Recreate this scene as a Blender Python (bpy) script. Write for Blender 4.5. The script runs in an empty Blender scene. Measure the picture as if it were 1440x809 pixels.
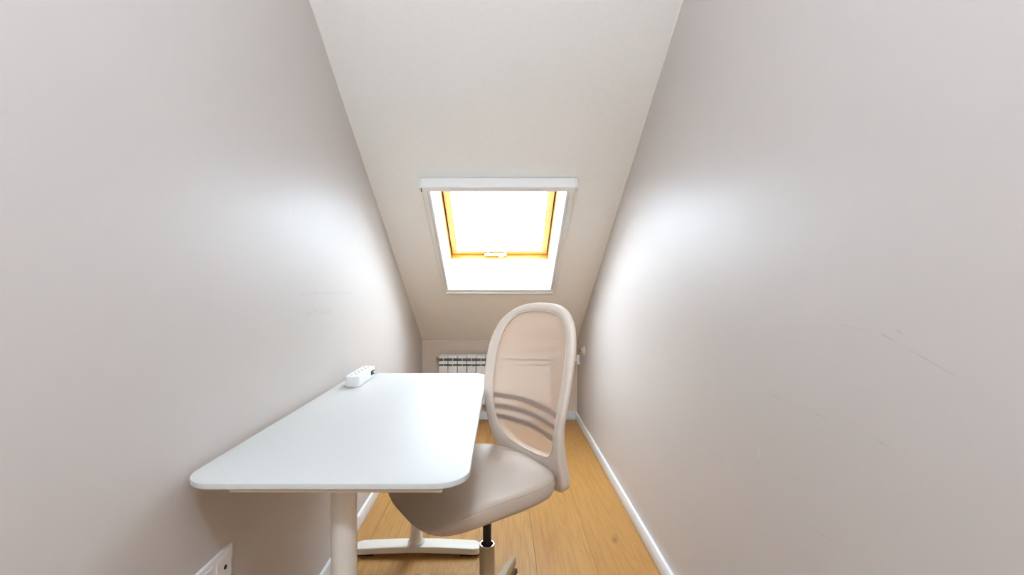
import bpy, bmesh, math, random
from mathutils import Vector, Matrix

random.seed(7)
scene = bpy.context.scene
C = scene.collection
PI = math.pi

# ------------------------------------------------------------------ camera, light, exposure
F_PX, W_PX, H_PX = 650.0, 1440.0, 809.0
CAM_H = 1.147
VPX, VPY = 706.0, 402.5
cam_d = bpy.data.cameras.new('camera')
cam = bpy.data.objects.new('camera', cam_d)
C.objects.link(cam)
cam.location = (0, 0, CAM_H)
cam.rotation_euler = (PI / 2, 0, 0)
cam_d.sensor_width = 36.0
cam_d.lens = 36.0 * F_PX / W_PX
cam_d.shift_x = (W_PX / 2 - VPX) / W_PX
cam_d.shift_y = (VPY - H_PX / 2) / W_PX
cam_d.clip_start = 0.02
scene.camera = cam

SKY = 7.2
world = bpy.data.worlds.new('overcast_sky')
scene.world = world
world.use_nodes = True
bgn = world.node_tree.nodes['Background']
bgn.inputs['Color'].default_value = (0.81, 0.95, 1.12, 1)
bgn.inputs['Strength'].default_value = SKY
LAMP = 59.0
LAMP_COLOR = (0.775, 0.965, 1.21)

vs = scene.view_settings
vs.view_transform = 'Standard'
vs.look = 'None'
vs.exposure = 1.58
vs.gamma = 1.0
vs.use_curve_mapping = False

# ------------------------------------------------------------------ helpers
def lin(r, g, b):
    f = lambda c: (c / 255 / 12.92) if c / 255 <= 0.04045 else ((c / 255 + 0.055) / 1.055) ** 2.4
    return (f(r), f(g), f(b), 1.0)

def new_mat(name):
    m = bpy.data.materials.new(name)
    m.use_nodes = True
    nt = m.node_tree
    return m, nt, nt.nodes['Principled BSDF']

def N(nt, kind, **kw):
    n = nt.nodes.new(kind)
    for k, v in kw.items():
        setattr(n, k, v)
    return n

def math_n(nt, op, a, b=None, clamp=False):
    n = nt.nodes.new('ShaderNodeMath')
    n.operation = op
    n.use_clamp = clamp
    for i, v in enumerate((a, b)):
        if v is None:
            continue
        if isinstance(v, (int, float)):
            n.inputs[i].default_value = v
        else:
            nt.links.new(v, n.inputs[i])
    return n.outputs[0]

def mix_col(nt, fac, a, b):
    n = nt.nodes.new('ShaderNodeMix')
    n.data_type = 'RGBA'
    for sock, v in ((n.inputs[0], fac), (n.inputs[6], a), (n.inputs[7], b)):
        if isinstance(v, (int, float)):
            sock.default_value = v
        elif isinstance(v, (tuple, list)):
            sock.default_value = v
        else:
            nt.links.new(v, sock)
    return n.outputs[2]

def noise(nt, vec, scale, detail=2.0, rough=0.5):
    n = nt.nodes.new('ShaderNodeTexNoise')
    n.inputs['Scale'].default_value = scale
    n.inputs['Detail'].default_value = detail
    n.inputs['Roughness'].default_value = rough
    if vec is not None:
        nt.links.new(vec, n.inputs['Vector'])
    return n.outputs['Fac']

def coords(nt, scale=(1, 1, 1), which='Object'):
    tc = nt.nodes.new('ShaderNodeTexCoord')
    mp = nt.nodes.new('ShaderNodeMapping')
    mp.inputs['Scale'].default_value = scale
    nt.links.new(tc.outputs[which], mp.inputs['Vector'])
    return mp.outputs['Vector']

def bump(nt, b, height, strength, dist=0.01):
    n = nt.nodes.new('ShaderNodeBump')
    n.inputs['Strength'].default_value = strength
    n.inputs['Distance'].default_value = dist
    nt.links.new(height, n.inputs['Height'])
    nt.links.new(n.outputs['Normal'], b.inputs['Normal'])

def simple(name, col, rough=0.5, metal=0.0, spec=0.5, grain=0.0, gscale=200.0):
    m, nt, b = new_mat(name)
    b.inputs['Base Color'].default_value = col
    b.inputs['Roughness'].default_value = rough
    b.inputs['Metallic'].default_value = metal
    b.inputs['Specular IOR Level'].default_value = spec
    v = coords(nt)
    nz = noise(nt, v, gscale, 3.0)
    c2 = tuple(min(1.0, c * 0.94) for c in col[:3]) + (1.0,)
    nt.links.new(mix_col(nt, nz, col, c2), b.inputs['Base Color'])
    if grain:
        bump(nt, b, nz, grain, 0.002)
    return m

# wall paint with scuffs given as segments in the wall's own (y, z) plane
def wall_paint(name, col, rough, marks=()):
    m, nt, b = new_mat(name)
    b.inputs['Specular IOR Level'].default_value = 0.21
    tc = N(nt, 'ShaderNodeTexCoord')
    sep = N(nt, 'ShaderNodeSeparateXYZ')
    nt.links.new(tc.outputs['Object'], sep.inputs[0])
    Y, Z = sep.outputs['Y'], sep.outputs['Z']
    v1 = coords(nt, (1, 26, 2.0))
    streak = noise(nt, v1, 1.0, 4.0, 0.6)
    v2 = coords(nt, (1, 1, 1))
    blot = noise(nt, v2, 2.2, 3.0)
    fine = noise(nt, v2, 260.0, 2.0)
    c2 = tuple(min(1.0, c * 0.965) for c in col[:3]) + (1.0,)
    cc = mix_col(nt, blot, col, c2)
    for (y0, z0, y1, z1, w, amt, mc) in marks:
        dx, dz = y1 - y0, z1 - z0
        L = math.hypot(dx, dz) or 1e-4
        ux, uz = dx / L, dz / L
        py = math_n(nt, 'SUBTRACT', Y, y0)
        pz = math_n(nt, 'SUBTRACT', Z, z0)
        al = math_n(nt, 'ADD', math_n(nt, 'MULTIPLY', py, ux), math_n(nt, 'MULTIPLY', pz, uz))
        ac = math_n(nt, 'ABSOLUTE', math_n(nt, 'SUBTRACT', math_n(nt, 'MULTIPLY', py, uz), math_n(nt, 'MULTIPLY', pz, ux)))
        along = math_n(nt, 'ABSOLUTE', math_n(nt, 'SUBTRACT', al, L / 2))
        over = math_n(nt, 'MAXIMUM', math_n(nt, 'SUBTRACT', along, L / 2), 0.0)
        d = math_n(nt, 'ADD', ac, over)
        mask = math_n(nt, 'SUBTRACT', 1.0, math_n(nt, 'DIVIDE', d, w), clamp=True)
        brk = noise(nt, v2, 38.0, 2.0)
        brk = math_n(nt, 'MULTIPLY', math_n(nt, 'SUBTRACT', brk, 0.36), 3.2, clamp=True)
        mask = math_n(nt, 'MULTIPLY', math_n(nt, 'MULTIPLY', mask, brk), amt, clamp=True)
        cc = mix_col(nt, mask, cc, mc)
    nt.links.new(cc, b.inputs['Base Color'])
    r = math_n(nt, 'ADD', rough - 0.05, math_n(nt, 'MULTIPLY', streak, 0.10))
    nt.links.new(r, b.inputs['Roughness'])
    h = math_n(nt, 'ADD', math_n(nt, 'MULTIPLY', streak, 1.0), math_n(nt, 'MULTIPLY', fine, 0.12))
    bump(nt, b, h, 0.05, 0.01)
    return m

def obj(name, bm, mat, parent=None, smooth=False, loc=None, angle=None):
    me = bpy.data.meshes.new(name)
    bmesh.ops.recalc_face_normals(bm, faces=bm.faces)
    bm.to_mesh(me)
    bm.free()
    if smooth:
        for p in me.polygons:
            p.use_smooth = True
        if angle is not None:
            me.set_sharp_from_angle(angle=math.radians(angle))
    o = bpy.data.objects.new(name, me)
    C.objects.link(o)
    for m in (mat if isinstance(mat, (list, tuple)) else [mat]):
        me.materials.append(m)
    if parent is not None:
        o.parent = parent
    if loc is not None:
        o.location = loc
    return o

def copy_tree(o, parent=None):
    c = o.copy()
    C.objects.link(c)
    c.parent = parent
    for ch in list(o.children):
        copy_tree(ch, c)
    return c

def thing(name, label, cat, loc=(0, 0, 0), rotz=0.0, group=None):
    o = bpy.data.objects.new(name, None)
    C.objects.link(o)
    o.empty_display_size = 0.1
    o.location = loc
    o.rotation_euler = (0, 0, rotz)
    o['label'] = label
    o['category'] = cat
    if group:
        o['group'] = group
    return o

def struct(o, label, cat):
    o['kind'] = 'structure'
    o['label'] = label
    o['category'] = cat
    return o

def add_box(bm, x0, x1, y0, y1, z0, z1, bevel=0.0, seg=2):
    vs_ = [bm.verts.new(p) for p in ((x0, y0, z0), (x1, y0, z0), (x1, y1, z0), (x0, y1, z0),
                                     (x0, y0, z1), (x1, y0, z1), (x1, y1, z1), (x0, y1, z1))]
    fs = [bm.faces.new([vs_[i] for i in f]) for f in ((0, 3, 2, 1), (4, 5, 6, 7), (0, 1, 5, 4), (1, 2, 6, 5), (2, 3, 7, 6), (3, 0, 4, 7))]
    if bevel > 0:
        es = set()
        for f in fs:
            es.update(f.edges)
        bmesh.ops.bevel(bm, geom=list(es), offset=bevel, segments=seg, profile=0.5, affect='EDGES', clamp_overlap=True)
    return bm

def box(*a, **k):
    return add_box(bmesh.new(), *a, **k)

def add_prism(bm, pts, fn, t0, t1):
    """extrude a polygon; fn(u, v, t) gives the 3D point"""
    a = [bm.verts.new(fn(u, v, t0)) for u, v in pts]
    b = [bm.verts.new(fn(u, v, t1)) for u, v in pts]
    bm.faces.new(a)
    bm.faces.new(list(reversed(b)))
    n = len(pts)
    for i in range(n):
        j = (i + 1) % n
        bm.faces.new((a[i], b[i], b[j], a[j]))
    return bm

def add_lathe(bm, prof, n=32, ctr=(0, 0, 0), axis='z'):
    """prof: list of (r, h); closes ends with caps"""
    rings = []
    for r, h in prof:
        ring = []
        for k in range(n):
            a = 2 * PI * k / n
            p = (r * math.cos(a), r * math.sin(a), h)
            if axis == 'y':
                p = (p[0], p[2], p[1])
            elif axis == 'x':
                p = (p[2], p[0], p[1])
            ring.append(bm.verts.new((p[0] + ctr[0], p[1] + ctr[1], p[2] + ctr[2])))
        rings.append(ring)
    for a, b in zip(rings, rings[1:]):
        for k in range(n):
            j = (k + 1) % n
            bm.faces.new((a[k], a[j], b[j], b[k]))
    bm.faces.new(rings[0])
    bm.faces.new(list(reversed(rings[-1])))
    return bm

def add_tube(bm, pts, r, n=10):
    pts = [Vector(p) for p in pts]
    rings = []
    up = Vector((0, 0, 1))
    for i, p in enumerate(pts):
        t = (pts[min(i + 1, len(pts) - 1)] - pts[max(i - 1, 0)]).normalized()
        ref = up if abs(t.dot(up)) < 0.95 else Vector((1, 0, 0))
        a = t.cross(ref).normalized()
        b = a.cross(t).normalized()
        rr = r[i] if isinstance(r, (list, tuple)) else r
        rings.append([bm.verts.new(p + a * rr * math.cos(2 * PI * k / n) + b * rr * math.sin(2 * PI * k / n)) for k in range(n)])
    for a, b in zip(rings, rings[1:]):
        # match the closest start so the tube does not twist
        off = min(range(n), key=lambda q: (a[0].co - b[q].co).length)
        b[:] = b[off:] + b[:off]
        for k in range(n):
            j = (k + 1) % n
            bm.faces.new((a[k], a[j], b[j], b[k]))
    bm.faces.new(rings[0])
    bm.faces.new(list(reversed(rings[-1])))
    return bm

def catmull(pts, per=8, closed=False):
    out = []
    n = len(pts)
    rng = n if closed else n - 1
    for i in range(rng):
        P = [pts[(i + k) % n] if closed else pts[min(max(i + k, 0), n - 1)] for k in (-1, 0, 1, 2)]
        for s in range(per):
            t = s / per
            out.append(tuple(0.5 * (2 * b + (c - a) * t + (2 * a - 5 * b + 4 * c - d) * t * t + (3 * b - a - 3 * c + d) * t ** 3)
                             for a, b, c, d in zip(*P)))
    if not closed:
        out.append(tuple(pts[-1]))
    return out

def interp(tab, x):
    if x <= tab[0][0]:
        return tab[0][1]
    for (a, b), (c, d) in zip(tab, tab[1:]):
        if x <= c:
            t = (x - a) / (c - a)
            t = t * t * (3 - 2 * t)
            return b + (d - b) * t
    return tab[-1][1]

# ------------------------------------------------------------------ materials
WALL = lin(203, 193, 185)
GREY = lin(120, 112, 104)
PALE = lin(236, 230, 224)
marks_r = [
    (0.8776, 1.0734, 0.7839, 1.0656, 0.0016, 0.28, GREY),
    (0.7839, 1.0656, 0.6582, 1.0199, 0.0018, 0.4, GREY),
    (1.1045, 0.8879, 0.912, 0.8839, 0.003, 0.2, GREY),
    (0.8019, 0.8836, 0.7448, 0.8737, 0.0016, 0.3, GREY),
    (1.5561, 0.6502, 1.3503, 0.6453, 0.0022, 0.25, GREY),
    (1.6744, 0.6485, 1.6416, 0.6482, 0.003, 0.6, GREY),
    (1.1628, 0.7365, 1.1532, 0.7168, 0.0022, 0.7, PALE),
    (1.4094, 0.9898, 1.3907, 0.9855, 0.003, 0.45, GREY),
    (1.0111, 0.6422, 0.9061, 0.6487, 0.0016, 0.28, GREY),
    (0.7529, 1.0746, 0.7475, 1.0717, 0.004, 0.3, GREY),
]
marks_l = [
    (1.546, 1.122, 2.1202, 1.116, 0.008, 0.16, GREY),
    (1.625, 1.0533, 1.8708, 1.0448, 0.018, 0.13, GREY),
    (0.9679, 0.704, 0.9679, 0.6697, 0.0012, 0.8, PALE),
    (1.2981, 0.7885, 1.3057, 0.7844, 0.0025, 0.8, PALE),
    (1.4992, 1.4111, 1.4992, 1.3603, 0.003, 0.5, PALE),
    (1.6016, 1.4686, 1.6016, 1.4341, 0.003, 0.5, PALE),
]
M = {}
M['wall_l'] = wall_paint('left wall satin paint', WALL, 0.46, marks_l)
M['wall_r'] = wall_paint('right wall satin paint', WALL, 0.46, marks_r)
M['wall_b'] = wall_paint('back wall satin paint', lin(226, 205, 184), 0.45)
M['ceil'] = simple('matt ceiling paint', lin(248, 244, 237), 0.75, spec=0.25, gscale=60, grain=0.02)
M['bead'] = simple('caulk bead', lin(236, 228, 216), 0.5, gscale=80)
M['skirting'] = simple('skirting white', lin(238, 238, 238), 0.32, gscale=40)
M['white_gloss'] = simple('white plastic', lin(226, 223, 217), 0.35, gscale=90)
M['white_blind'] = simple('white aluminium', lin(240, 236, 228), 0.4, gscale=90)
M['reveal'] = simple('white lining board', lin(244, 244, 244), 0.5, gscale=60)
M['desk_top'] = simple('white laminate', lin(200, 196, 189), 0.5, gscale=150)
M['desk_metal'] = simple('white powder coat', lin(232, 224, 211), 0.45, gscale=400, grain=0.02)
M['rad'] = simple('radiator enamel', lin(238, 234, 228), 0.3, gscale=60)
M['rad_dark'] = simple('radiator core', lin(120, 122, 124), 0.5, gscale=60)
M['black'] = simple('black plastic', lin(14, 14, 15), 0.45, gscale=150)
M['dark'] = simple('dark socket hole', lin(30, 30, 32), 0.6, gscale=150)
M['brass'] = simple('brass pipe', lin(196, 160, 96), 0.3, metal=0.9, gscale=120)
M['chrome'] = simple('chrome collar', lin(205, 205, 208), 0.18, metal=1.0, gscale=120)
M['chair_plastic'] = simple('beige chair plastic', lin(176, 154, 122), 0.42, gscale=250, grain=0.02)
M['socket'] = simple('socket plastic', lin(236, 230, 224), 0.3, gscale=90)
M['beam_metal'] = simple('cream steel plate', lin(226, 212, 190), 0.45, gscale=200)

def fabric(name, col, rough=0.7, scale=900.0, strength=0.12, sheen=0.15):
    m, nt, b = new_mat(name)
    v = coords(nt)
    a = noise(nt, v, scale, 2.0)
    big = noise(nt, v, 9.0, 3.0)
    c2 = tuple(c * 0.88 for c in col[:3]) + (1.0,)
    c3 = mix_col(nt, a, col, c2)
    nt.links.new(mix_col(nt, math_n(nt, 'MULTIPLY', big, 0.25), c3, c2), b.inputs['Base Color'])
    b.inputs['Roughness'].default_value = rough
    b.inputs['Sheen Weight'].default_value = sheen
    bump(nt, b, a, strength, 0.002)
    return m
M['seat_fab'] = fabric('beige seat fabric', lin(198, 177, 157), 0.5, 700, 0.06)
M['back_fab'] = fabric('beige knit frame cover', lin(232, 215, 198), 0.75, 900, 0.15)
M['bar_fab'] = fabric('grey lumbar strip', lin(104, 93, 91), 0.7, 900, 0.1)

def mesh_mat():
    m, nt, b = new_mat('beige see-through mesh')
    out = nt.nodes['Material Output']
    v = coords(nt, (1, 1, 1))
    a = noise(nt, v, 500.0, 1.0)
    col = lin(254, 232, 212)
    b.inputs['Roughness'].default_value = 0.8
    b.inputs['Specular IOR Level'].default_value = 0.2
    nt.links.new(mix_col(nt, a, col, lin(242, 214, 190)), b.inputs['Base Color'])
    tl = N(nt, 'ShaderNodeBsdfTranslucent')
    tl.inputs['Color'].default_value = lin(245, 212, 182)
    tr = N(nt, 'ShaderNodeBsdfTransparent')
    m1 = N(nt, 'ShaderNodeMixShader'); m1.inputs[0].default_value = 0.35
    nt.links.new(b.outputs[0], m1.inputs[1]); nt.links.new(tl.outputs[0], m1.inputs[2])
    m2 = N(nt, 'ShaderNodeMixShader'); m2.inputs[0].default_value = 0.40
    nt.links.new(m1.outputs[0], m2.inputs[1]); nt.links.new(tr.outputs[0], m2.inputs[2])
    nt.links.new(m2.outputs[0], out.inputs['Surface'])
    return m
M['mesh'] = mesh_mat()

def glass_mat():
    m, nt, b = new_mat('clear window glass')
    out = nt.nodes['Material Output']
    tr = N(nt, 'ShaderNodeBsdfTransparent'); tr.inputs['Color'].default_value = (0.97, 0.985, 0.98, 1)
    gl = N(nt, 'ShaderNodeBsdfGlossy'); gl.inputs['Roughness'].default_value = 0.02
    lw = N(nt, 'ShaderNodeLayerWeight'); lw.inputs['Blend'].default_value = 0.5
    fr = math_n(nt, 'ADD', 0.02, math_n(nt, 'MULTIPLY', math_n(nt, 'POWER', lw.outputs['Facing'], 5.0), 0.9))
    mx = N(nt, 'ShaderNodeMixShader')
    nt.links.new(fr, mx.inputs[0]); nt.links.new(tr.outputs[0], mx.inputs[1]); nt.links.new(gl.outputs[0], mx.inputs[2])
    nt.links.new(mx.outputs[0], out.inputs['Surface'])
    return m
M['glass'] = glass_mat()

def pine_mat():
    m, nt, b = new_mat('varnished pine')
    v = coords(nt, (3, 40, 40))
    a = noise(nt, v, 1.5, 4.0, 0.6)
    nt.links.new(mix_col(nt, a, lin(240, 186, 100), lin(216, 150, 62)), b.inputs['Base Color'])
    b.inputs['Roughness'].default_value = 0.35
    return m
M['pine'] = pine_mat()

def oak_mat():
    m, nt, b = new_mat('natural oak plank')
    tc = N(nt, 'ShaderNodeTexCoord')
    oi = N(nt, 'ShaderNodeObjectInfo')
    off = N(nt, 'ShaderNodeCombineXYZ')
    for i in range(3):
        nt.links.new(math_n(nt, 'MULTIPLY', oi.outputs['Random'], (37.0, 91.0, 13.0)[i]), off.inputs[i])
    add = N(nt, 'ShaderNodeVectorMath', operation='ADD')
    nt.links.new(tc.outputs['Object'], add.inputs[0]); nt.links.new(off.outputs[0], add.inputs[1])
    def mp(s):
        n = N(nt, 'ShaderNodeMapping'); n.inputs['Scale'].default_value = s
        nt.links.new(add.outputs[0], n.inputs['Vector']); return n.outputs[0]
    grain = noise(nt, mp((120, 3.0, 10)), 1.0, 6.0, 0.7)
    # cathedral figure: warped bands
    warp = noise(nt, mp((8.0, 0.75, 1)), 1.0, 2.0)
    band = math_n(nt, 'ABSOLUTE', math_n(nt, 'SINE', math_n(nt, 'MULTIPLY', warp, 48.0)))
    band = math_n(nt, 'POWER', band, 0.6)
    broad = noise(nt, mp((4.0, 1.2, 1)), 1.0, 2.0)
    c = mix_col(nt, broad, lin(194, 151, 88), lin(176, 127, 64))
    c = mix_col(nt, math_n(nt, 'MULTIPLY', math_n(nt, 'SUBTRACT', 1.0, band), 0.5), c, lin(156, 106, 50))
    c = mix_col(nt, math_n(nt, 'MULTIPLY', math_n(nt, 'SUBTRACT', grain, 0.44, clamp=True), 2.4, clamp=True), c, lin(140, 92, 42))
    vo = N(nt, 'ShaderNodeTexVoronoi'); vo.inputs['Scale'].default_value = 1.0
    wv = N(nt, 'ShaderNodeVectorMath', operation='ADD')
    nz = N(nt, 'ShaderNodeTexNoise'); nz.inputs['Scale'].default_value = 9.0
    nt.links.new(add.outputs[0], nz.inputs['Vector'])
    sc = N(nt, 'ShaderNodeVectorMath', operation='SCALE'); sc.inputs['Scale'].default_value = 0.35
    nt.links.new(nz.outputs['Color'], sc.inputs[0])
    nt.links.new(mp((6.5, 3.0, 1)), wv.inputs[0]); nt.links.new(sc.outputs[0], wv.inputs[1])
    nt.links.new(wv.outputs[0], vo.inputs['Vector'])
    kn = math_n(nt, 'SUBTRACT', 1.0, math_n(nt, 'DIVIDE', vo.outputs['Distance'], 0.13), clamp=True)
    kn = math_n(nt, 'MULTIPLY', kn, math_n(nt, 'GREATER_THAN', N(nt, 'ShaderNodeSeparateColor').outputs[0], -1))
    nt.links.new(vo.outputs['Color'], [n for n in nt.nodes if n.bl_idname == 'ShaderNodeSeparateColor'][0].inputs[0])
    kn2 = math_n(nt, 'MULTIPLY', kn, math_n(nt, 'GREATER_THAN', [n for n in nt.nodes if n.bl_idname == 'ShaderNodeSeparateColor'][0].outputs[0], 0.30))
    c = mix_col(nt, math_n(nt, 'MULTIPLY', kn2, 1.1, clamp=True), c, lin(112, 72, 36))
    tint = mix_col(nt, math_n(nt, 'MULTIPLY', oi.outputs['Random'], 0.35), c, lin(176, 122, 58))
    nt.links.new(tint, b.inputs['Base Color'])
    b.inputs['Roughness'].default_value = 0.48
    b.inputs['Specular IOR Level'].default_value = 0.35
    bump(nt, b, grain, 0.06, 0.003)
    return m
M['oak'] = oak_mat()

# ------------------------------------------------------------------ room shell
XL, XR, YB, YF = -0.685, 0.644, 3.98, -2.6
TH = 0.12
ZK, TANT = 0.675, 0.636                      # knee height on the back wall, slope of the roof
TH_A = math.atan(TANT)
ZC = 3.3                                     # flat ceiling
YS = YB - (ZC - ZK) / TANT                   # where the slope meets the flat ceiling
zs = lambda y: ZK + TANT * (YB - y)
cosA, sinA = math.cos(TH_A), math.sin(TH_A)
U = Vector((0, -cosA, sinA))                 # up the slope
OUT = Vector((0, sinA, cosA))                # out through the roof
P0 = Vector((-0.019, 3.327, zs(3.327)))      # middle of the skylight's lower trim edge
def sk(x, s, n):
    """skylight frame: x across, s up the slope, n outwards"""
    return P0 + Vector((x, 0, 0)) + U * s + OUT * n
def sk_box(bm, x0, x1, s0, s1, n0, n1, bevel=0.0, seg=2):
    b2 = bmesh.new()
    add_box(b2, x0, x1, s0, s1, n0, n1, bevel, seg)
    vm = {}
    for v in b2.verts:
        vm[v] = bm.verts.new(sk(*v.co))
    for f in b2.faces:
        bm.faces.new([vm[v] for v in f.verts])
    b2.free()
    return bm

# floor: base slab + planks
fl = obj('floor', box(XL, XR, YF, YB, -0.08, -0.012), simple('subfloor', lin(90, 70, 45), 0.8))
struct(fl, 'natural oak plank floor of the narrow attic room', 'floor')
pw, gap, plen = 0.245, 0.0009, 2.2
edges = [XL, -0.595, -0.350, -0.105, 0.140, 0.385, 0.630, XR]
starts = [-1.2, 0.52, -0.36, 0.95, 1.0, 1.376, 0.3]
mesh_cache = {}
for ci in range(len(edges) - 1):
    x0, x1 = edges[ci], edges[ci + 1]
    joints = [YF]
    j = starts[ci]
    while j - plen > YF:
        j -= plen
    while j < YB:
        if j > YF + 0.05:
            joints.append(j)
        j += plen
    joints.append(YB)
    for a, b in zip(joints, joints[1:]):
        key = (round(x1 - x0, 4), round(b - a, 4))
        if key not in mesh_cache:
            w, l = x1 - x0 - gap, b - a - gap
            bm = box(-w / 2, w / 2, -l / 2, l / 2, -0.0115, 0.0, 0.0005, 1)
            o = obj('plank', bm, M['oak'], fl)
            mesh_cache[key] = o.data
        else:
            o = bpy.data.objects.new('plank', mesh_cache[key])
            C.objects.link(o)
            o.parent = fl
        o.location = ((x0 + x1) / 2, (a + b) / 2, 0)

prof = [(YF, -0.08), (YB, -0.08), (YB, ZK), (YS, ZC), (YF, ZC)]
wl = obj('wall_left', add_prism(bmesh.new(), prof, lambda u, v, t: (t, u, v), XL - TH, XL), M['wall_l'])
struct(wl, 'tall satin beige left wall cut by the roof slope, with a desk against it', 'wall')
wr = obj('wall_right', add_prism(bmesh.new(), prof, lambda u, v, t: (t, u, v), XR, XR + TH), M['wall_r'])
struct(wr, 'tall satin beige right wall with faint scratches and a heating pipe', 'wall')
wb = obj('wall_back', box(XL - TH, XR + TH, YB, YB + TH, -0.08, ZK), M['wall_b'])
struct(wb, 'low knee wall behind the radiator under the slope', 'wall')
wf = obj('wall_front', box(XL - TH, XR + TH, YF - TH, YF, -0.08, ZC), M['wall_b'])
struct(wf, 'plain beige end wall facing the skylight', 'wall')

# ceiling: flat part + slope with the skylight hole
HX0, HX1, HS0, HS1 = -0.366, 0.366, 0.069, 1.118     # hole in skylight coordinates
SMAX = (P0.y - YS) / cosA
SMIN = (P0.y - YB) / cosA
bm = bmesh.new()
xl, xr = XL - TH - P0.x, XR + TH - P0.x
def ring_pts(n):
    o_ = [bm.verts.new(sk(x, s, n)) for x, s in ((xl, SMIN), (xr, SMIN), (xr, SMAX), (xl, SMAX))]
    i_ = [bm.verts.new(sk(x, s, n)) for x, s in ((HX0, HS0), (HX1, HS0), (HX1, HS1), (HX0, HS1))]
    for k in range(4):
        j = (k + 1) % 4
        bm.faces.new((o_[k], o_[j], i_[j], i_[k]))
    return o_, i_
o1, i1 = ring_pts(0.0)
o2, i2 = ring_pts(0.25)
for k in range(4):
    j = (k + 1) % 4
    bm.faces.new((o1[k], o1[j], o2[j], o2[k]))
    bm.faces.new((i1[k], i1[j], i2[j], i2[k]))
add_box(bm, XL - TH, XR + TH, YF - TH, YS, ZC, ZC + 0.3)
ce = obj('ceiling', bm, M['ceil'])
struct(ce, 'off-white sloping attic ceiling with a skylight cut into it', 'ceiling')

# baseboards
BT, BH = 0.014, 0.068
def skirting(name, a, b, label):
    (x0, y0), (x1, y1) = a, b
    bm = box(min(x0, x1), max(x0, x1), min(y0, y1), max(y0, y1), 0.0, BH, 0.0035, 2)
    o = obj(name, bm, M['skirting'], smooth=True, angle=40)
    struct(o, label, 'baseboard')
skirting('baseboard_left', (XL, YF), (XL + BT, YB), 'white baseboard along the left wall under the desk')
skirting('baseboard_right', (XR - BT, YF), (XR, YB), 'white baseboard along the right wall')
skirting('baseboard_back', (XL + BT, YB - BT), (XR - BT, YB), 'white baseboard under the radiator')

# caulk beads in the corners
def bead(name, p, q, r, label):
    o = obj(name, add_tube(bmesh.new(), [p, q], r, 8), M['bead'], smooth=True, angle=60)
    struct(o, label, 'trim')
e = 0.0012
bead('trim_1', (XL + e, YB, ZK - e), (XL + e, YS, ZC - e), 0.0034, 'pale bead where left wall meets the slope')
bead('trim_2', (XR - e, YB, ZK - e), (XR - e, YS, ZC - e), 0.0034, 'pale bead where right wall meets the slope')
bead('trim_3', (XL, YB - e, ZK - e), (XR, YB - e, ZK - e), 0.005, 'pale bead where knee wall meets the slope')
bead('trim_4', (XL + e, YB - e, BH), (XL + e, YB - e, ZK), 0.004, 'pale bead in the corner of left and knee walls')
bead('trim_5', (XR - e, YB - e, BH), (XR - e, YB - e, ZK), 0.004, 'pale bead in the corner of right and knee walls')

# ------------------------------------------------------------------ skylight (window_1)
ND = 0.255                                    # depth of the lining
win = bpy.data.objects.new('window_1', None)
C.objects.link(win)
struct(win, 'pine roof window in a white lined recess in the slope', 'window')
win.empty_display_size = 0.1
t_ = 0.006
bm = bmesh.new()
sk_box(bm, HX0, HX0 + t_, HS0, HS1, -0.001, ND)
sk_box(bm, HX1 - t_, HX1, HS0, HS1, -0.001, ND)
sk_box(bm, HX0 + t_, HX1 - t_, HS0, HS0 + t_, -0.001, ND)
sk_box(bm, HX0 + t_, HX1 - t_, HS1 - t_, HS1, -0.001, ND)
obj('lining', bm, M['reveal'], win)
def ring(bm, x0, x1, s0, s1, w, n0, n1, bev=0.002, ws=None):
    ws = ws or w
    sk_box(bm, x0, x0 + w, s0, s1, n0, n1, bev, 1)
    sk_box(bm, x1 - w, x1, s0, s1, n0, n1, bev, 1)
    sk_box(bm, x0 + w, x1 - w, s0, s0 + ws, n0, n1, bev, 1)
    sk_box(bm, x0 + w, x1 - w, s1 - ws, s1, n0, n1, bev, 1)
    return bm
ix0, ix1, is0, is1 = HX0 + t_, HX1 - t_, HS0 + t_, HS1 - t_
obj('frame', ring(bmesh.new(), ix0 - 0.04, ix1 + 0.04, is0 - 0.04, is1 + 0.04, 0.044, ND, ND + 0.085), M['pine'], win)
gp = 0.0135
sash = obj('sash', ring(bmesh.new(), ix0 + gp, ix1 - gp, is0 + gp, is1 - gp, 0.036, ND + 0.036, ND + 0.08, ws=0.030), M['pine'], win)
gx0, gx1, gs0, gs1 = ix0 + gp + 0.036, ix1 - gp - 0.036, is0 + gp + 0.030, is1 - gp - 0.030
obj('gasket', ring(bmesh.new(), ix0 + 0.0005, ix1 - 0.0005, is0 + 0.0005, is1 - 0.0005, 0.02, ND + 0.06, ND + 0.085, 0.0), M['black'], win)
bm = bmesh.new()
sk_box(bm, gx0 - 0.004, gx1 + 0.004, gs0 - 0.004, gs1 + 0.004, ND + 0.064, ND + 0.068)
obj('pane', bm, M['glass'], win)
for sx in (gx0, gx1 - 0.02):
    bm = bmesh.new()
    sk_box(bm, sx, sx + 0.02, gs0 + 0.004, gs1, ND + 0.045, ND + 0.062, 0.002, 1)
    r_ = obj('inner_blind_rail', bm, M['white_blind'], win)
    bm = bmesh.new()
    sk_box(bm, sx - 0.002, sx + 0.022, gs0 - 0.004, gs0 + 0.018, ND + 0.036, ND + 0.058, 0.003, 1)
    obj('rail_end', bm, M['white_gloss'], r_)
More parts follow.
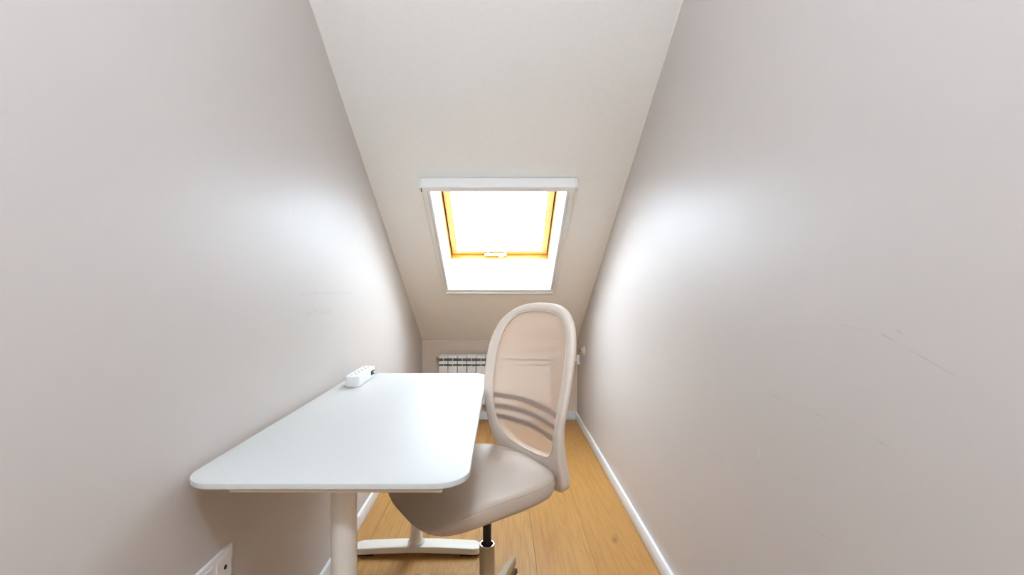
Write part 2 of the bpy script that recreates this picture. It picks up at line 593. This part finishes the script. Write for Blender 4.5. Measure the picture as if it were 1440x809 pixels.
# handle
hy = is0 + gp
bm = bmesh.new()
sk_box(bm, -0.110, 0.052, hy + 0.004, hy + 0.020, ND + 0.014, ND + 0.030, 0.005, 3)
hd = obj('handle', bm, M['white_gloss'], win, smooth=True, angle=50)
bm = bmesh.new()
sk_box(bm, -0.004, 0.030, hy - 0.022, hy + 0.014, ND + 0.010, ND + 0.028, 0.008, 3)
obj('latch_knob', bm, M['white_gloss'], hd, smooth=True, angle=50)
bm = bmesh.new()
for hx in (-0.09, 0.03):
    sk_box(bm, hx, hx + 0.014, hy + 0.006, hy + 0.018, ND + 0.028, ND + 0.038)
obj('handle_post', bm, M['white_gloss'], hd)
# outer roof cover so that daylight only enters through the glass
bm = bmesh.new()
ring(bm, ix0 - 0.12, ix1 + 0.12, is0 - 0.12, is1 + 0.12, 0.118, ND - 0.008, ND + 0.0, 0.0)
ring(bm, ix0 - 0.06, ix1 + 0.06, is0 - 0.06, is1 + 0.06, 0.064, ND + 0.086, ND + 0.10, 0.0)
obj('flashing', bm, simple('grey flashing', lin(90, 92, 95), 0.5), win)

# roller blind fitted over the recess: cassette, side rails, sill channel
bl = thing('roller_blind', 'white roller blind cassette with side rails fitted around the skylight recess', 'blind',
           loc=(0, 0, 0))
bx = 0.402
S_T = 1.142
bm = bmesh.new()
cpro = [(S_T, -0.004), (S_T, -0.058), (S_T - 0.006, -0.0645), (S_T - 0.036, -0.0645), (S_T - 0.044, -0.056), (S_T - 0.044, -0.004)]
add_prism(bm, cpro, lambda u, v, t: sk(t, u, v), -bx + 0.012, bx - 0.012)
cas = obj('cassette', bm, M['white_blind'], bl)
for x0 in (-bx, bx - 0.012):
    bm = bmesh.new()
    add_prism(bm, [(u + (0.001 if u == S_T else -0.001), v - 0.001) for u, v in cpro], lambda u, v, t: sk(t, u, v), x0, x0 + 0.012)
    obj('end_cap', bm, M['white_gloss'], cas)
bm = bmesh.new()
sk_box(bm, -bx + 0.010, -bx + 0.014, S_T - 0.038, S_T - 0.010, -0.0662, -0.060)
obj('slot', bm, M['dark'], cas)
for sgn in (-1, 1):
    xa, xb = sorted((sgn * bx, sgn * (bx - 0.022)))
    bm = bmesh.new()
    sk_box(bm, xa, xb, 0.012, S_T - 0.03, -0.010, -0.0005, 0.002, 1)
    r_ = obj('side_rail', bm, M['white_blind'], bl)
    xa, xb = sorted((sgn * (bx - 0.0225), sgn * (bx - 0.037)))
    bm = bmesh.new()
    sk_box(bm, xa, xb, 0.060, S_T - 0.03, -0.006, -0.0005, 0.001, 1)
    obj('inner_lip', bm, M['white_gloss'], r_)
bm = bmesh.new()
sk_box(bm, -bx + 0.004, bx - 0.004, 0.036, 0.070, -0.008, -0.0005, 0.002, 1)
sill = obj('sill_channel', bm, M['white_blind'], bl)
bm = bmesh.new()
sk_box(bm, -bx + 0.022, bx - 0.022, 0.008, 0.0355, -0.016, -0.0005, 0.003, 2)
obj('pull_bar', bm, M['white_gloss'], sill)

# ------------------------------------------------------------------ pendant lamp hanging in the tall end of the room, behind the camera
PLX, PLY, PLZ, PLR = 0.0, -0.55, 2.50, 0.12
lamp = thing('pendant_lamp', 'white glass globe pendant lamp hanging from the flat ceiling', 'lamp', (PLX, PLY, ZC))
bm = bmesh.new()
add_lathe(bm, [(0.05, -0.0005), (0.052, -0.012), (0.040, -0.030), (0.010, -0.036)], 32)
obj('ceiling_rose', bm, M['white_gloss'], lamp, smooth=True, angle=40)
zg = PLZ - ZC
obj('cord', add_tube(bmesh.new(), [(0, 0, -0.034), (0, 0, zg + PLR + 0.03)], 0.003, 8), M['white_gloss'], lamp, smooth=True, angle=60)
bm = bmesh.new()
add_lathe(bm, [(0.012, zg + PLR + 0.035), (0.022, zg + PLR + 0.03), (0.032, zg + PLR - 0.004)], 24)
obj('lamp_holder', bm, M['white_gloss'], lamp, smooth=True, angle=40)
dm, nt, b = new_mat('lit opal glass')
b.inputs['Base Color'].default_value = (0.9, 0.88, 0.85, 1)
b.inputs['Emission Color'].default_value = tuple(c / 1.3 for c in LAMP_COLOR) + (1,)
b.inputs['Emission Strength'].default_value = LAMP * 1.3
bm = bmesh.new()
add_lathe(bm, [(PLR * math.sin(PI * k / 20), zg - PLR * math.cos(PI * k / 20)) for k in range(1, 19)], 40)
obj('globe', bm, dm, lamp, smooth=True, angle=60)

# ------------------------------------------------------------------ desk
DX0, DX1, DY0, DY1, DZ = -0.668, -0.070, 0.938, 2.130, 0.7455
DT = 0.0125
desk = thing('desk', 'white desk with rounded corners and round column legs against the left wall', 'desk',
             ((DX0 + DX1) / 2, (DY0 + DY1) / 2, 0))
dcx, dcy = (DX0 + DX1) / 2, (DY0 + DY1) / 2
def rrect(x0, x1, y0, y1, r, n=12):
    pts = []
    for cx, cy, a0 in ((x1 - r, y1 - r, 0), (x0 + r, y1 - r, 90), (x0 + r, y0 + r, 180), (x1 - r, y0 + r, 270)):
        for k in range(n + 1):
            a = math.radians(a0 + 90 * k / n)
            pts.append((cx + r * math.cos(a), cy + r * math.sin(a)))
    return pts
def slab(bm, pts_fn, levels):
    """stack of outlines: levels = [(inset, z)]"""
    rings = []
    for ins, z in levels:
        rings.append([bm.verts.new((x, y, z)) for x, y in pts_fn(ins)])
    n = len(rings[0])
    for a, b in zip(rings, rings[1:]):
        for k in range(n):
            j = (k + 1) % n
            bm.faces.new((a[k], a[j], b[j], b[k]))
    bm.faces.new(rings[0])
    bm.faces.new(list(reversed(rings[-1])))
    return bm
hw, hl = (DX1 - DX0) / 2, (DY1 - DY0) / 2
top_fn = lambda i: rrect(-hw + i, hw - i, -hl + i, hl - i, 0.072 - i)
bm = slab(bmesh.new(), top_fn, [(0.0015, DZ - DT), (0, DZ - DT + 0.0015), (0, DZ - 0.0018), (0.0006, DZ - 0.0006), (0.002, DZ)])
obj('tabletop', bm, M['desk_top'], desk, smooth=True, angle=35)
# steel plates under both ends and a beam joining the columns
LEG_Y = (1.080 - dcy, 1.988 - dcy)
for ly, sgn in ((LEG_Y[0], 1), (LEG_Y[1], -1)):
    y0, y1 = sorted((ly - sgn * 0.133, ly + sgn * 0.05))
    obj('support_plate', box(-0.190, 0.246, y0, y1, DZ - DT - 0.0098, DZ - DT, 0.001, 1), M['beam_metal'], desk)
obj('crossbeam', box(-0.03, 0.03, LEG_Y[0] + 0.06, LEG_Y[1] - 0.06, DZ - DT - 0.045, DZ - DT - 0.0005, 0.004, 2), M['desk_metal'], desk)
def desk_leg(y):
    bm = bmesh.new()
    zt = DZ - DT - 0.0099
    add_lathe(bm, [(0.0285, 0.34), (0.0295, 0.342), (0.0295, zt)], 40, (0, y, 0))
    leg = obj('leg', bm, M['desk_metal'], desk, smooth=True, angle=40)
    bm = bmesh.new()
    fl_ = [(0.0225, 0.3398), (0.0225, 0.10), (0.0232, 0.085), (0.026, 0.068), (0.031, 0.056), (0.0355, 0.0485)]
    add_lathe(bm, list(reversed(fl_)), 40, (0, y, 0))
    obj('lower_tube', bm, M['desk_metal'], leg, smooth=True, angle=40)
    # arched foot bar: rounded ends, mid higher than the tips
    bm = bmesh.new()
    L, wd = 0.273, 0.036
    out = rrect(-L, L, -wd, wd, wd - 0.001, 10)
    # add points along the straight sides so that the bar can arch
    pts = []
    for (ax, ay), (bx_, by_) in zip(out, out[1:] + out[:1]):
        n_ = max(1, int(math.hypot(bx_ - ax, by_ - ay) / 0.03))
        for k in range(n_):
            pts.append((ax + (bx_ - ax) * k / n_, ay + (by_ - ay) * k / n_))
    arch = lambda x: 0.011 * (1 - (x / L) ** 2)
    rings = []
    for ins, z in ((0.003, 0.006), (0.0, 0.009), (0.0, 0.030), (0.001, 0.032), (0.003, 0.033)):
        rings.append([bm.verts.new((x * (1 - ins / L), y + yy * (1 - ins / wd), z + arch(x))) for x, yy in pts])
    for a, b in zip(rings, rings[1:]):
        for k in range(len(a)):
            j = (k + 1) % len(a)
            bm.faces.new((a[k], a[j], b[j], b[k]))
    # caps as strips between the two long sides
    half = len(pts)
    for rg in (rings[0], rings[-1]):
        srt = list(rg)
        f = bm.faces.new(srt)
        bmesh.ops.triangulate(bm, faces=[f])
    foot = obj('foot', bm, M['desk_metal'], leg, smooth=True, angle=40)
    foot.location = (0.006, 0, 0)
    for x0 in (-0.255, 0.185):
        pad = obj('foot_pad', box(x0, x0 + 0.07, y - 0.026, y + 0.026, 0.0, 0.0075, 0.002, 1), M['black'], leg)
        pad.location = (0.006, 0, 0)
for ly in LEG_Y:
    desk_leg(ly)

# ------------------------------------------------------------------ power strip on the desk
ps = thing('power_strip', 'white rounded power strip with side switch standing on the desk by the wall', 'power strip',
           (-0.594, 1.945, DZ))
PSL, PSW, PSH = 0.125, 0.028, 0.045
def ps_out(i):
    p = []
    for cx, cy, a0 in ((PSW - 0.022, PSL - 0.022, 0), (-PSW + 0.022, PSL - 0.022, 90), (-PSW + 0.022, -PSL + 0.022, 180), (PSW - 0.022, -PSL + 0.022, 270)):
        for k in range(9):
            a = math.radians(a0 + 90 * k / 8)
            p.append((cx + (0.022 - i) * math.cos(a), cy + (0.022 - i) * math.sin(a)))
    return p
bm = slab(bmesh.new(), ps_out, [(0.003, 0.0005), (0.003, 0.003), (0.0, 0.0045), (0.0, PSH - 0.003), (0.001, PSH - 0.001), (0.003, PSH)])
obj('body', bm, M['white_gloss'], ps, smooth=True, angle=35)
for k in range(5):
    y = -0.09 + k * 0.042
    bm = bmesh.new()
    add_lathe(bm, [(0.017, PSH + 0.0001), (0.017, PSH + 0.0009), (0.015, PSH + 0.0010)], 24, (0, y, 0))
    so = obj('socket', bm, M['white_gloss'], ps, smooth=True, angle=40)
    bm = bmesh.new()
    for s in (-1, 1):
        add_lathe(bm, [(0.0034, PSH + 0.0010), (0.0034, PSH + 0.0016)], 12, (s * 0.0095 * 0.7, y + s * 0.0095 * 0.7, 0))
    obj('pin_hole', bm, M['dark'], so)
obj('switch', box(PSW - 0.001, PSW + 0.003, 0.052, 0.078, 0.016, 0.034, 0.001, 1), M['black'], ps)
bm = bmesh.new()
for yy in (0.088, 0.096):
    for zz in (0.014, 0.026):
        add_box(bm, PSW - 0.0005, PSW + 0.0008, yy, yy + 0.004, zz, zz + 0.007)
obj('port', bm, M['dark'], ps)
cord = catmull([(0.0, PSL - 0.001, 0.014), (0.004, PSL + 0.02, 0.012), (0.012, PSL + 0.04, 0.006), (0.02, PSL + 0.055, 0.0042), (0.022, PSL + 0.068, 0.002), (0.023, PSL + 0.074, -0.012), (0.023, PSL + 0.068, -0.024), (0.03, PSL + 0.03, -0.030), (0.10, PSL - 0.02, -0.036), (0.180, PSL - 0.06, -0.036)], 6)
obj('cord', add_tube(bmesh.new(), cord, 0.0036, 8), M['white_gloss'], ps, smooth=True)

# ------------------------------------------------------------------ wall sockets under the desk
wsck = thing('wall_socket', 'white triple wall socket plate on the left wall beneath the desk', 'socket', (XL, 1.16, 0.505))
G = 0.071
nG = 3
bm = box(0.0003, 0.0095, -0.082 - (nG - 1) * G, 0.0, -0.082, 0.0, 0.0025, 2)
obj('plate', bm, M['socket'], wsck, smooth=True, angle=40)
for k in range(nG):
    yc = -0.041 - k * G
    bm = box(0.0096, 0.0125, yc - 0.029, yc + 0.029, -0.070, -0.012, 0.001, 1)
    ins = obj('insert', bm, M['socket'], wsck)
    bm = bmesh.new()
    if k == 0:
        add_lathe(bm, [(0.0052, 0.0126), (0.0052, 0.0140)], 18, (0, yc + 0.004, -0.041), 'x')
        obj('cable_port', bm, M['dark'], ins)
    else:
        for rr, nm, mt, h in ((0.0215, 'recess_rim', M['socket'], 0.0138),):
            add_lathe(bm, [(rr, 0.0126), (rr, h), (rr - 0.002, h + 0.0004)], 32, (0, yc, -0.041), 'x')
            obj(nm, bm, mt, ins, smooth=True, angle=40)
        bm = bmesh.new()
        for s in (-1, 1):
            add_lathe(bm, [(0.0028, 0.0143), (0.0028, 0.0149)], 12, (0, yc + s * 0.0095, -0.041), 'x')
        obj('pin_hole', bm, M['dark'], ins)

# ------------------------------------------------------------------ radiator
RX0, RZ0, RZ1, RYF, PITCH, NSEC = -0.530, 0.149, 0.570, 3.855, 0.0784, 12
rad = thing('radiator', 'white sectional radiator hung low on the knee wall beneath the skylight', 'radiator',
            (RX0 + NSEC * PITCH / 2, (RYF + YB) / 2, RZ0))
ro = Vector(rad.location)
SD = 0.082
def rad_section():
    """one column, local origin at bottom front centre; y = depth"""
    H = RZ1 - RZ0
    w = PITCH / 2 - 0.0030
    zz = lambda px: H - (px - 499.7) / 650 * RYF        # photo row to height
    sec = obj('section', add_box(bmesh.new(), -w, w, 0.0, 0.010, 0.028, zz(515.2), 0.003, 2), M['rad'], rad)
    bm = bmesh.new()                                    # rounded foot of the front panel
    pr = [(0.0, 0.028), (0.004, 0.012), (0.016, 0.003), (0.04, 0.0), (0.04, 0.010), (0.020, 0.014), (0.010, 0.028)]
    add_prism(bm, pr, lambda u, v, t: (t, u, v), -w, w)
    obj('lower_lip', bm, M['rad'], sec)
    obj('grille_bar', add_box(bmesh.new(), -w, w, 0.001, 0.012, zz(512.4), zz(508.2), 0.002, 1), M['rad'], sec)
    bm = bmesh.new()
    pr = [(0.001, zz(504.2)), (0.001, zz(501.5)), (0.010, H - 0.002), (0.025, H), (0.070, H), (0.070, H - 0.008), (0.02, H - 0.009), (0.012, zz(504.2))]
    add_prism(bm, pr, lambda u, v, t: (t, u, v), -w, w)
    obj('crown', bm, M['rad'], sec)
    obj('fin', add_box(bmesh.new(), -0.0022, 0.0022, 0.003, 0.078, 0.03, H - 0.009, 0.0, 1), M['rad'], sec)
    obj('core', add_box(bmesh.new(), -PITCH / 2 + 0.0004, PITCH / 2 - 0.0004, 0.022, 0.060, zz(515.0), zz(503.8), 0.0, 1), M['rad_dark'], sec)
    obj('water_tube', add_box(bmesh.new(), -0.014, 0.014, 0.026, 0.054, 0.04, zz(515.2), 0.004, 1), M['rad'], sec)
    return sec
sec0 = rad_section()
for k in range(NSEC):
    s_ = sec0 if k == 0 else copy_tree(sec0, rad)
    s_.location = (RX0 + (k + 0.5) * PITCH - ro.x, RYF - ro.y, 0)
zpipe = RZ1 - RZ0 - (505.5 - 499.7) / 650 * RYF
bm = bmesh.new()
add_lathe(bm, [(0.016, 0.0), (0.016, -0.008), (0.008, -0.010), (0.008, -0.020), (0.011, -0.021), (0.011, -0.026)], 20,
          (RX0 - ro.x, RYF + 0.04 - ro.y, zpipe), 'x')
obj('air_valve', bm, M['brass'], rad, smooth=True, angle=40)
for k in (2, NSEC - 3):
    x = RX0 + (k + 1) * PITCH - ro.x
    obj('wall_bracket', box(x - 0.012, x + 0.012, RYF + 0.062 - ro.y, YB - ro.y - 0.0005, zpipe - 0.02, zpipe - 0.003), M['rad'], rad)

# heating pipe with valve from the right wall to the radiator
PY, PZ = 3.60, 0.643
pipe = thing('radiator_pipe', 'white valve and brass elbow pipe coming out of the right wall to the radiator', 'pipe', (XR, PY, PZ))
def rel(p):
    return (p[0] - XR, p[1] - PY, p[2] - PZ)
bm = bmesh.new()
add_lathe(bm, [(0.036, -0.0004), (0.036, -0.006), (0.028, -0.012), (0.014, -0.014), (0.014, -0.026), (0.010, -0.027)], 28, (0, 0, 0), 'x')
obj('wall_rosette', bm, M['white_gloss'], pipe, smooth=True, angle=40)
xv, yv = 0.605, 3.66
el = catmull([(XR - 0.024, PY, PZ), (XR - 0.035, PY + 0.012, PZ + 0.002), (xv + 0.006, yv - 0.02, PZ + 0.004), (xv, yv, PZ - 0.006), (xv, yv, PZ - 0.045)], 6)
obj('elbow', add_tube(bmesh.new(), [rel(p) for p in el], 0.0085, 12), M['brass'], pipe, smooth=True)
bm = bmesh.new()
zb = PZ - 0.04
add_lathe(bm, [(0.010, 0.0), (0.0145, -0.004), (0.0145, -0.026), (0.013, -0.028), (0.013, -0.058), (0.016, -0.060), (0.016, -0.072), (0.009, -0.076)], 24, rel((xv, yv, zb)))
obj('valve', bm, M['white_gloss'], pipe, smooth=True, angle=40)
xr_end = RX0 + NSEC * PITCH
zr = RZ0 + zpipe
pp = catmull([(xv - 0.010, yv, zb - 0.05), (xv - 0.03, yv + 0.01, zb - 0.045), (xv - 0.07, yv + 0.10, zb - 0.03), (xr_end + 0.06, RYF + 0.035, zr), (xr_end + 0.003, RYF + 0.04, zr)], 6)
obj('supply_pipe', add_tube(bmesh.new(), [rel(p) for p in pp], 0.009, 12), M['white_gloss'], pipe, smooth=True)

# ------------------------------------------------------------------ office chair
CH_A = math.radians(180 + 33)
CHX, CHY = -0.049, 1.515
ch = thing('office_chair', 'beige swivel office chair with tall mesh backrest pushed up to the desk', 'chair', (CHX, CHY, 0), CH_A)
ST = 0.558                                     # seat height at the rear
# --- seat cushion: plan outline (x forward, y to the side)
def seat_plan(n=72):
    ctl = [(0.292, 0.0), (0.290, 0.09), (0.276, 0.165), (0.236, 0.215), (0.15, 0.236), (0.04, 0.236), (-0.06, 0.221), (-0.118, 0.196),
           (-0.160, 0.148), (-0.180, 0.08), (-0.187, 0.0)]
    ctl = ctl + [(x, -y) for x, y in reversed(ctl[1:-1])]
    return catmull(ctl, 4, closed=True)
plan = seat_plan()
def drop(x):
    t = max(0.0, (x - 0.06) / 0.23)
    return 0.026 * t * t
def ztop(x, y, r):
    return ST - drop(x) - 0.010 * (1 - r * r) * (1 if r < 1 else 0) + 0.006 * (y / 0.236) ** 2
def seat_ring(bm, scale, z_off):
    tw = max(0.0, 1.0 + z_off / 0.05)              # the waterfall front bends the upper side only
    out = []
    for px, py in plan:
        x, y = 0.045 + (px - 0.045) * scale, py * scale
        out.append(bm.verts.new((x, y, ztop(x, y, min(scale, 1.0)) + z_off - 0.052 * tw * max(0.0, (x - 0.06) / 0.23) ** 4)))
    return out
bm = bmesh.new()
lv = [(0.02, 0), (0.25, 0), (0.5, 0), (0.7, 0), (0.84, 0), (0.92, -0.002), (0.965, -0.006), (0.99, -0.013), (1.0, -0.022), (1.004, -0.034), (0.997, -0.046), (0.98, -0.055), (0.94, -0.061), (0.80, -0.064), (0.4, -0.064), (0.02, -0.064)]
rings = [seat_ring(bm, s, z) for s, z in lv]
for a, b in zip(rings, rings[1:]):
    for k in range(len(a)):
        j = (k + 1) % len(a)
        bm.faces.new((a[k], a[j], b[j], b[k]))
bm.faces.new(rings[0]); bm.faces.new(list(reversed(rings[-1])))
seat = obj('seat', bm, M['seat_fab'], ch, smooth=True)
# seam round the side and rear band, turning down at both front corners
pts = []
ns = len(plan)
def seam_pt(k, dz=-0.0105, sc=0.9885):
    px, py = plan[k % ns]
    x, y = 0.045 + (px - 0.045) * sc, py * sc
    return (x, y, ztop(x, y, 0.99) + dz - 0.052 * (1 + dz / 0.05) * max(0.0, (x - 0.06) / 0.23) ** 4)
k0 = max(range(ns // 2), key=lambda k: plan[k][0] * 0.6 + plan[k][1])
pts.append(seam_pt(k0 - 2, -0.052, 0.991))
pts.append(seam_pt(k0 - 2, -0.036, 1.006))
pts.append(seam_pt(k0 - 1, -0.020, 1.000))
for k in range(k0, ns - k0 + 1):
    pts.append(seam_pt(k))
pts.append(seam_pt(ns - k0 + 1, -0.020, 1.000))
pts.append(seam_pt(ns - k0 + 2, -0.036, 1.006))
pts.append(seam_pt(ns - k0 + 2, -0.052, 0.991))
obj('seam', add_tube(bmesh.new(), pts, 0.0011, 6), M['seat_fab'], seat, smooth=True)
# under-seat shell and mechanism
obj('mechanism', box(-0.10, 0.10, -0.065, 0.065, 0.425, 0.498, 0.012, 2), M['black'], ch, smooth=True, angle=40)

# --- backrest
BK = [(0.46, -0.205), (0.52, -0.196), (0.60, -0.176), (0.70, -0.168), (0.85, -0.190), (1.09, -0.240)]
KC = 0.75
def bk(y, z, d=0.0):
    """point on the backrest's middle sheet; d = offset backwards"""
    return Vector((interp_s(z) + KC * y * y - d, y, z))
def interp_s(z):
    pts_ = BK
    if z <= pts_[0][0]:
        return pts_[0][1]
    for i in range(len(pts_) - 1):
        if z <= pts_[i + 1][0]:
            p0 = pts_[max(i - 1, 0)]; p1 = pts_[i]; p2 = pts_[i + 1]; p3 = pts_[min(i + 2, len(pts_) - 1)]
            h = p2[0] - p1[0]
            t = (z - p1[0]) / h
            m1 = (p2[1] - p0[1]) / (p2[0] - p0[0]) * h
            m2 = (p3[1] - p1[1]) / (p3[0] - p1[0]) * h
            return (2 * t ** 3 - 3 * t * t + 1) * p1[1] + (t ** 3 - 2 * t * t + t) * m1 + (-2 * t ** 3 + 3 * t * t) * p2[1] + (t ** 3 - t * t) * m2
    return pts_[-1][1]
outer_h = [(0, 1.088), (0.08, 1.083), (0.145, 1.063), (0.202, 1.020), (0.233, 0.955), (0.242, 0.87), (0.235, 0.77), (0.217, 0.68), (0.202, 0.60), (0.192, 0.54), (0.176, 0.497), (0.130, 0.478), (0, 0.474)]
inner_h = [(0, 1.060), (0.070, 1.056), (0.130, 1.040), (0.171, 1.000), (0.191, 0.945), (0.199, 0.87), (0.194, 0.78), (0.180, 0.70), (0.160, 0.635), (0.125, 0.596), (0.085, 0.580), (0.04, 0.574), (0, 0.573)]
def full(h):
    return catmull(h + [(-y, z) for y, z in reversed(h[1:-1])], 5, closed=True)
po, pi_ = full(outer_h), full(inner_h)
nP = len(po)
bm = bmesh.new()
rings = []
NS = 12
for (yo, zo), (yi, zi) in zip(po, pi_):
    mid = Vector(((yo + yi) / 2, (zo + zi) / 2)); hv = Vector(((yo - yi) / 2, (zo - zi) / 2))
    # thicker towards the lower side, where the frame wraps back
    low = max(0.0, min(1.0, (0.72 - zo) / 0.2))
    tf, tb = 0.012, 0.013 + 0.024 * low
    ring_ = []
    for k in range(NS):
        a = 2 * PI * k / NS
        c, s = math.cos(a), math.sin(a)
        ex = 0.62
        cc = math.copysign(abs(c) ** ex, c); ss = math.copysign(abs(s) ** ex, s)
        q = mid + hv * cc
        dd = ss * (tb if ss > 0 else tf)
        p = bk(q.x, q.y, dd)
        ring_.append(bm.verts.new(p))
    rings.append(ring_)
for i in range(nP):
    a, b = rings[i], rings[(i + 1) % nP]
    for k in range(NS):
        j = (k + 1) % NS
        bm.faces.new((a[k], a[j], b[j], b[k]))
back = obj('backrest', bm, M['back_fab'], ch, smooth=True)
# mesh panel (two-sided sheet with a little thickness) - grid inside the opening
bm = bmesh.new()
ctr = Vector((0.0, 0.80))
rad_l = [k / 32 for k in range(32)] + [1.0, 1.03]
prev = None
for r in rad_l:
    if r == 0:
        ringv = [bm.verts.new(bk(ctr.x, ctr.y, -0.003))]
    else:
        ringv = [bm.verts.new(bk(ctr.x + (y - ctr.x) * r, ctr.y + (z - ctr.y) * r, -0.003)) for y, z in pi_]
    if prev is not None:
        for k in range(nP):
            j = (k + 1) % nP
            if len(prev) == 1:
                bm.faces.new((prev[0], ringv[k], ringv[j]))
            else:
                bm.faces.new((prev[k], ringv[k], ringv[j], prev[j]))
    prev = ringv
obj('mesh_panel', bm, M['mesh'], back, smooth=True)
# piping round the opening
pts = [tuple(bk(y, z, -0.0075)) for y, z in pi_]
pts.append(pts[0])
obj('piping', add_tube(bmesh.new(), pts, 0.0022, 6), M['back_fab'], back, smooth=True)
# lumbar strips behind the mesh
for zc in (0.736, 0.697, 0.658):
    bm = bmesh.new()
    hwid = 0.0088
    rws = []
    yw = 0.197 if zc > 0.72 else (0.190 if zc > 0.68 else 0.182)
    for k in range(25):
        y = -yw + 2 * yw * k / 24
        z0 = zc + 0.010 * (1 - (y / 0.19) ** 2)
        rws.append([bm.verts.new(bk(y, z0 + dz, dd)) for dz, dd in ((-hwid, -0.0023), (hwid, -0.0023), (hwid, -0.0008), (-hwid, -0.0008))])
    for a, b in zip(rws, rws[1:]):
        for k in range(4):
            j = (k + 1) % 4
            bm.faces.new((a[k], a[j], b[j], b[k]))
    bm.faces.new(rws[0]); bm.faces.new(list(reversed(rws[-1])))
    obj('lumbar_strip', bm, M['bar_fab'], back, smooth=True, angle=40)
# bracket from under the seat up into the lower back frame
bm = bmesh.new()
br = catmull([(-0.06, 0, 0.452), (-0.14, 0, 0.448), (-0.20, 0, 0.456), (-0.232, 0, 0.49), (-0.236, 0, 0.55)], 6)
rws = []
for i, p in enumerate(br):
    q = Vector(br[min(i + 1, len(br) - 1)]) - Vector(br[max(i - 1, 0)])
    nrm = Vector((-q.z, 0, q.x)).normalized() * 0.009
    w = 0.05
    pv = Vector(p)
    rws.append([bm.verts.new(pv + nrm * s + Vector((0, w * t, 0))) for s, t in ((-1, -1), (-1, 1), (1, 1), (1, -1))])
for a, b in zip(rws, rws[1:]):
    for k in range(4):
        j = (k + 1) % 4
        bm.faces.new((a[k], a[j], b[j], b[k]))
bm.faces.new(rws[0]); bm.faces.new(list(reversed(rws[-1])))
obj('back_bracket', bm, M['chair_plastic'], ch, smooth=True, angle=40)
# lever under the far side of the seat
obj('height_lever', add_tube(bmesh.new(), [(0.03, -0.06, 0.455), (0.03, -0.16, 0.452), (0.03, -0.215, 0.440)], [0.006, 0.006, 0.008], 10), M['black'], ch, smooth=True)

# --- gas lift and five-star base
bm = bmesh.new()
add_lathe(bm, [(0.0140, 0.20), (0.0140, 0.43)], 28)
obj('gas_piston', bm, M['black'], ch, smooth=True, angle=40)
bm = bmesh.new()
add_lathe(bm, [(0.0255, 0.075), (0.0250, 0.30), (0.0235, 0.3015), (0.0205, 0.3015), (0.0195, 0.296), (0.0150, 0.2955)], 36)
colm = obj('column_cover', bm, M['chair_plastic'], ch, smooth=True, angle=40)
bm = bmesh.new()
add_lathe(bm, [(0.0236, 0.3016), (0.0232, 0.3030), (0.0206, 0.3030), (0.0200, 0.3016)], 36)
obj('collar', bm, M['chrome'], colm, smooth=True, angle=40)
bm = bmesh.new()
add_lathe(bm, [(0.040, 0.070), (0.046, 0.078), (0.046, 0.110), (0.040, 0.120), (0.0262, 0.122)], 36)
obj('hub', bm, M['chair_plastic'], ch, smooth=True, angle=40)
def base_arm():
    bm = bmesh.new()
    rws = []
    for i in range(9):
        t = i / 8
        x = 0.036 + (0.300 - 0.036) * t
        zt = 0.118 - 0.014 * t - 0.010 * t * t
        hgt = 0.044 - 0.014 * t
        w = 0.020 - 0.0085 * t
        rws.append([bm.verts.new(p) for p in ((x, -w * 0.85, zt - hgt), (x, w * 0.85, zt - hgt), (x, w, zt - 0.006), (x, w * 0.7, zt), (x, -w * 0.7, zt), (x, -w, zt - 0.006))])
    for a, b in zip(rws, rws[1:]):
        for k in range(6):
            j = (k + 1) % 6
            bm.faces.new((a[k], a[j], b[j], b[k]))
    bm.faces.new(rws[0]); bm.faces.new(list(reversed(rws[-1])))
    arm = obj('base_arm', bm, M['chair_plastic'], ch, smooth=True, angle=35)
    bm = bmesh.new()
    xc, yc = 0.285, 0.014
    for s in (-1, 1):
        add_lathe(bm, [(0.010, s * 0.006), (0.0245, s * 0.006), (0.0255, s * 0.010), (0.0255, s * 0.020), (0.0225, s * 0.025), (0.010, s * 0.026)], 24, (xc, yc, 0.0258), 'y')
    w_ = obj('caster_wheel', bm, M['black'], arm, smooth=True, angle=40)
    # hood: half shell over the wheels
    bm = bmesh.new()
    rws = []
    for i in range(13):
        a = math.radians(-10 + 200 * i / 12)
        c, s = math.cos(a), math.sin(a)
        rws.append([bm.verts.new((xc + r * c, yc + d, 0.0258 + r * s)) for r, d in ((0.0275, -0.0275), (0.0275, 0.0275), (0.0305, 0.0255), (0.0305, -0.0255))])
    for a, b in zip(rws, rws[1:]):
        for k in range(4):
            j = (k + 1) % 4
            bm.faces.new((a[k], a[j], b[j], b[k]))
    bm.faces.new(rws[0]); bm.faces.new(list(reversed(rws[-1])))
    obj('caster_hood', bm, M['chair_plastic'], arm, smooth=True, angle=40)
    bm = bmesh.new()
    add_lathe(bm, [(0.006, 0.052), (0.006, 0.072)], 14, (xc, 0.0, 0))
    obj('caster_stem', bm, M['black'], arm, smooth=True, angle=40)
    return arm
arm0 = base_arm()
A0 = math.radians(72) - CH_A
for k in range(5):
    a_ = arm0 if k == 0 else copy_tree(arm0, ch)
    a_.rotation_euler = (0, 0, A0 + k * 2 * PI / 5)
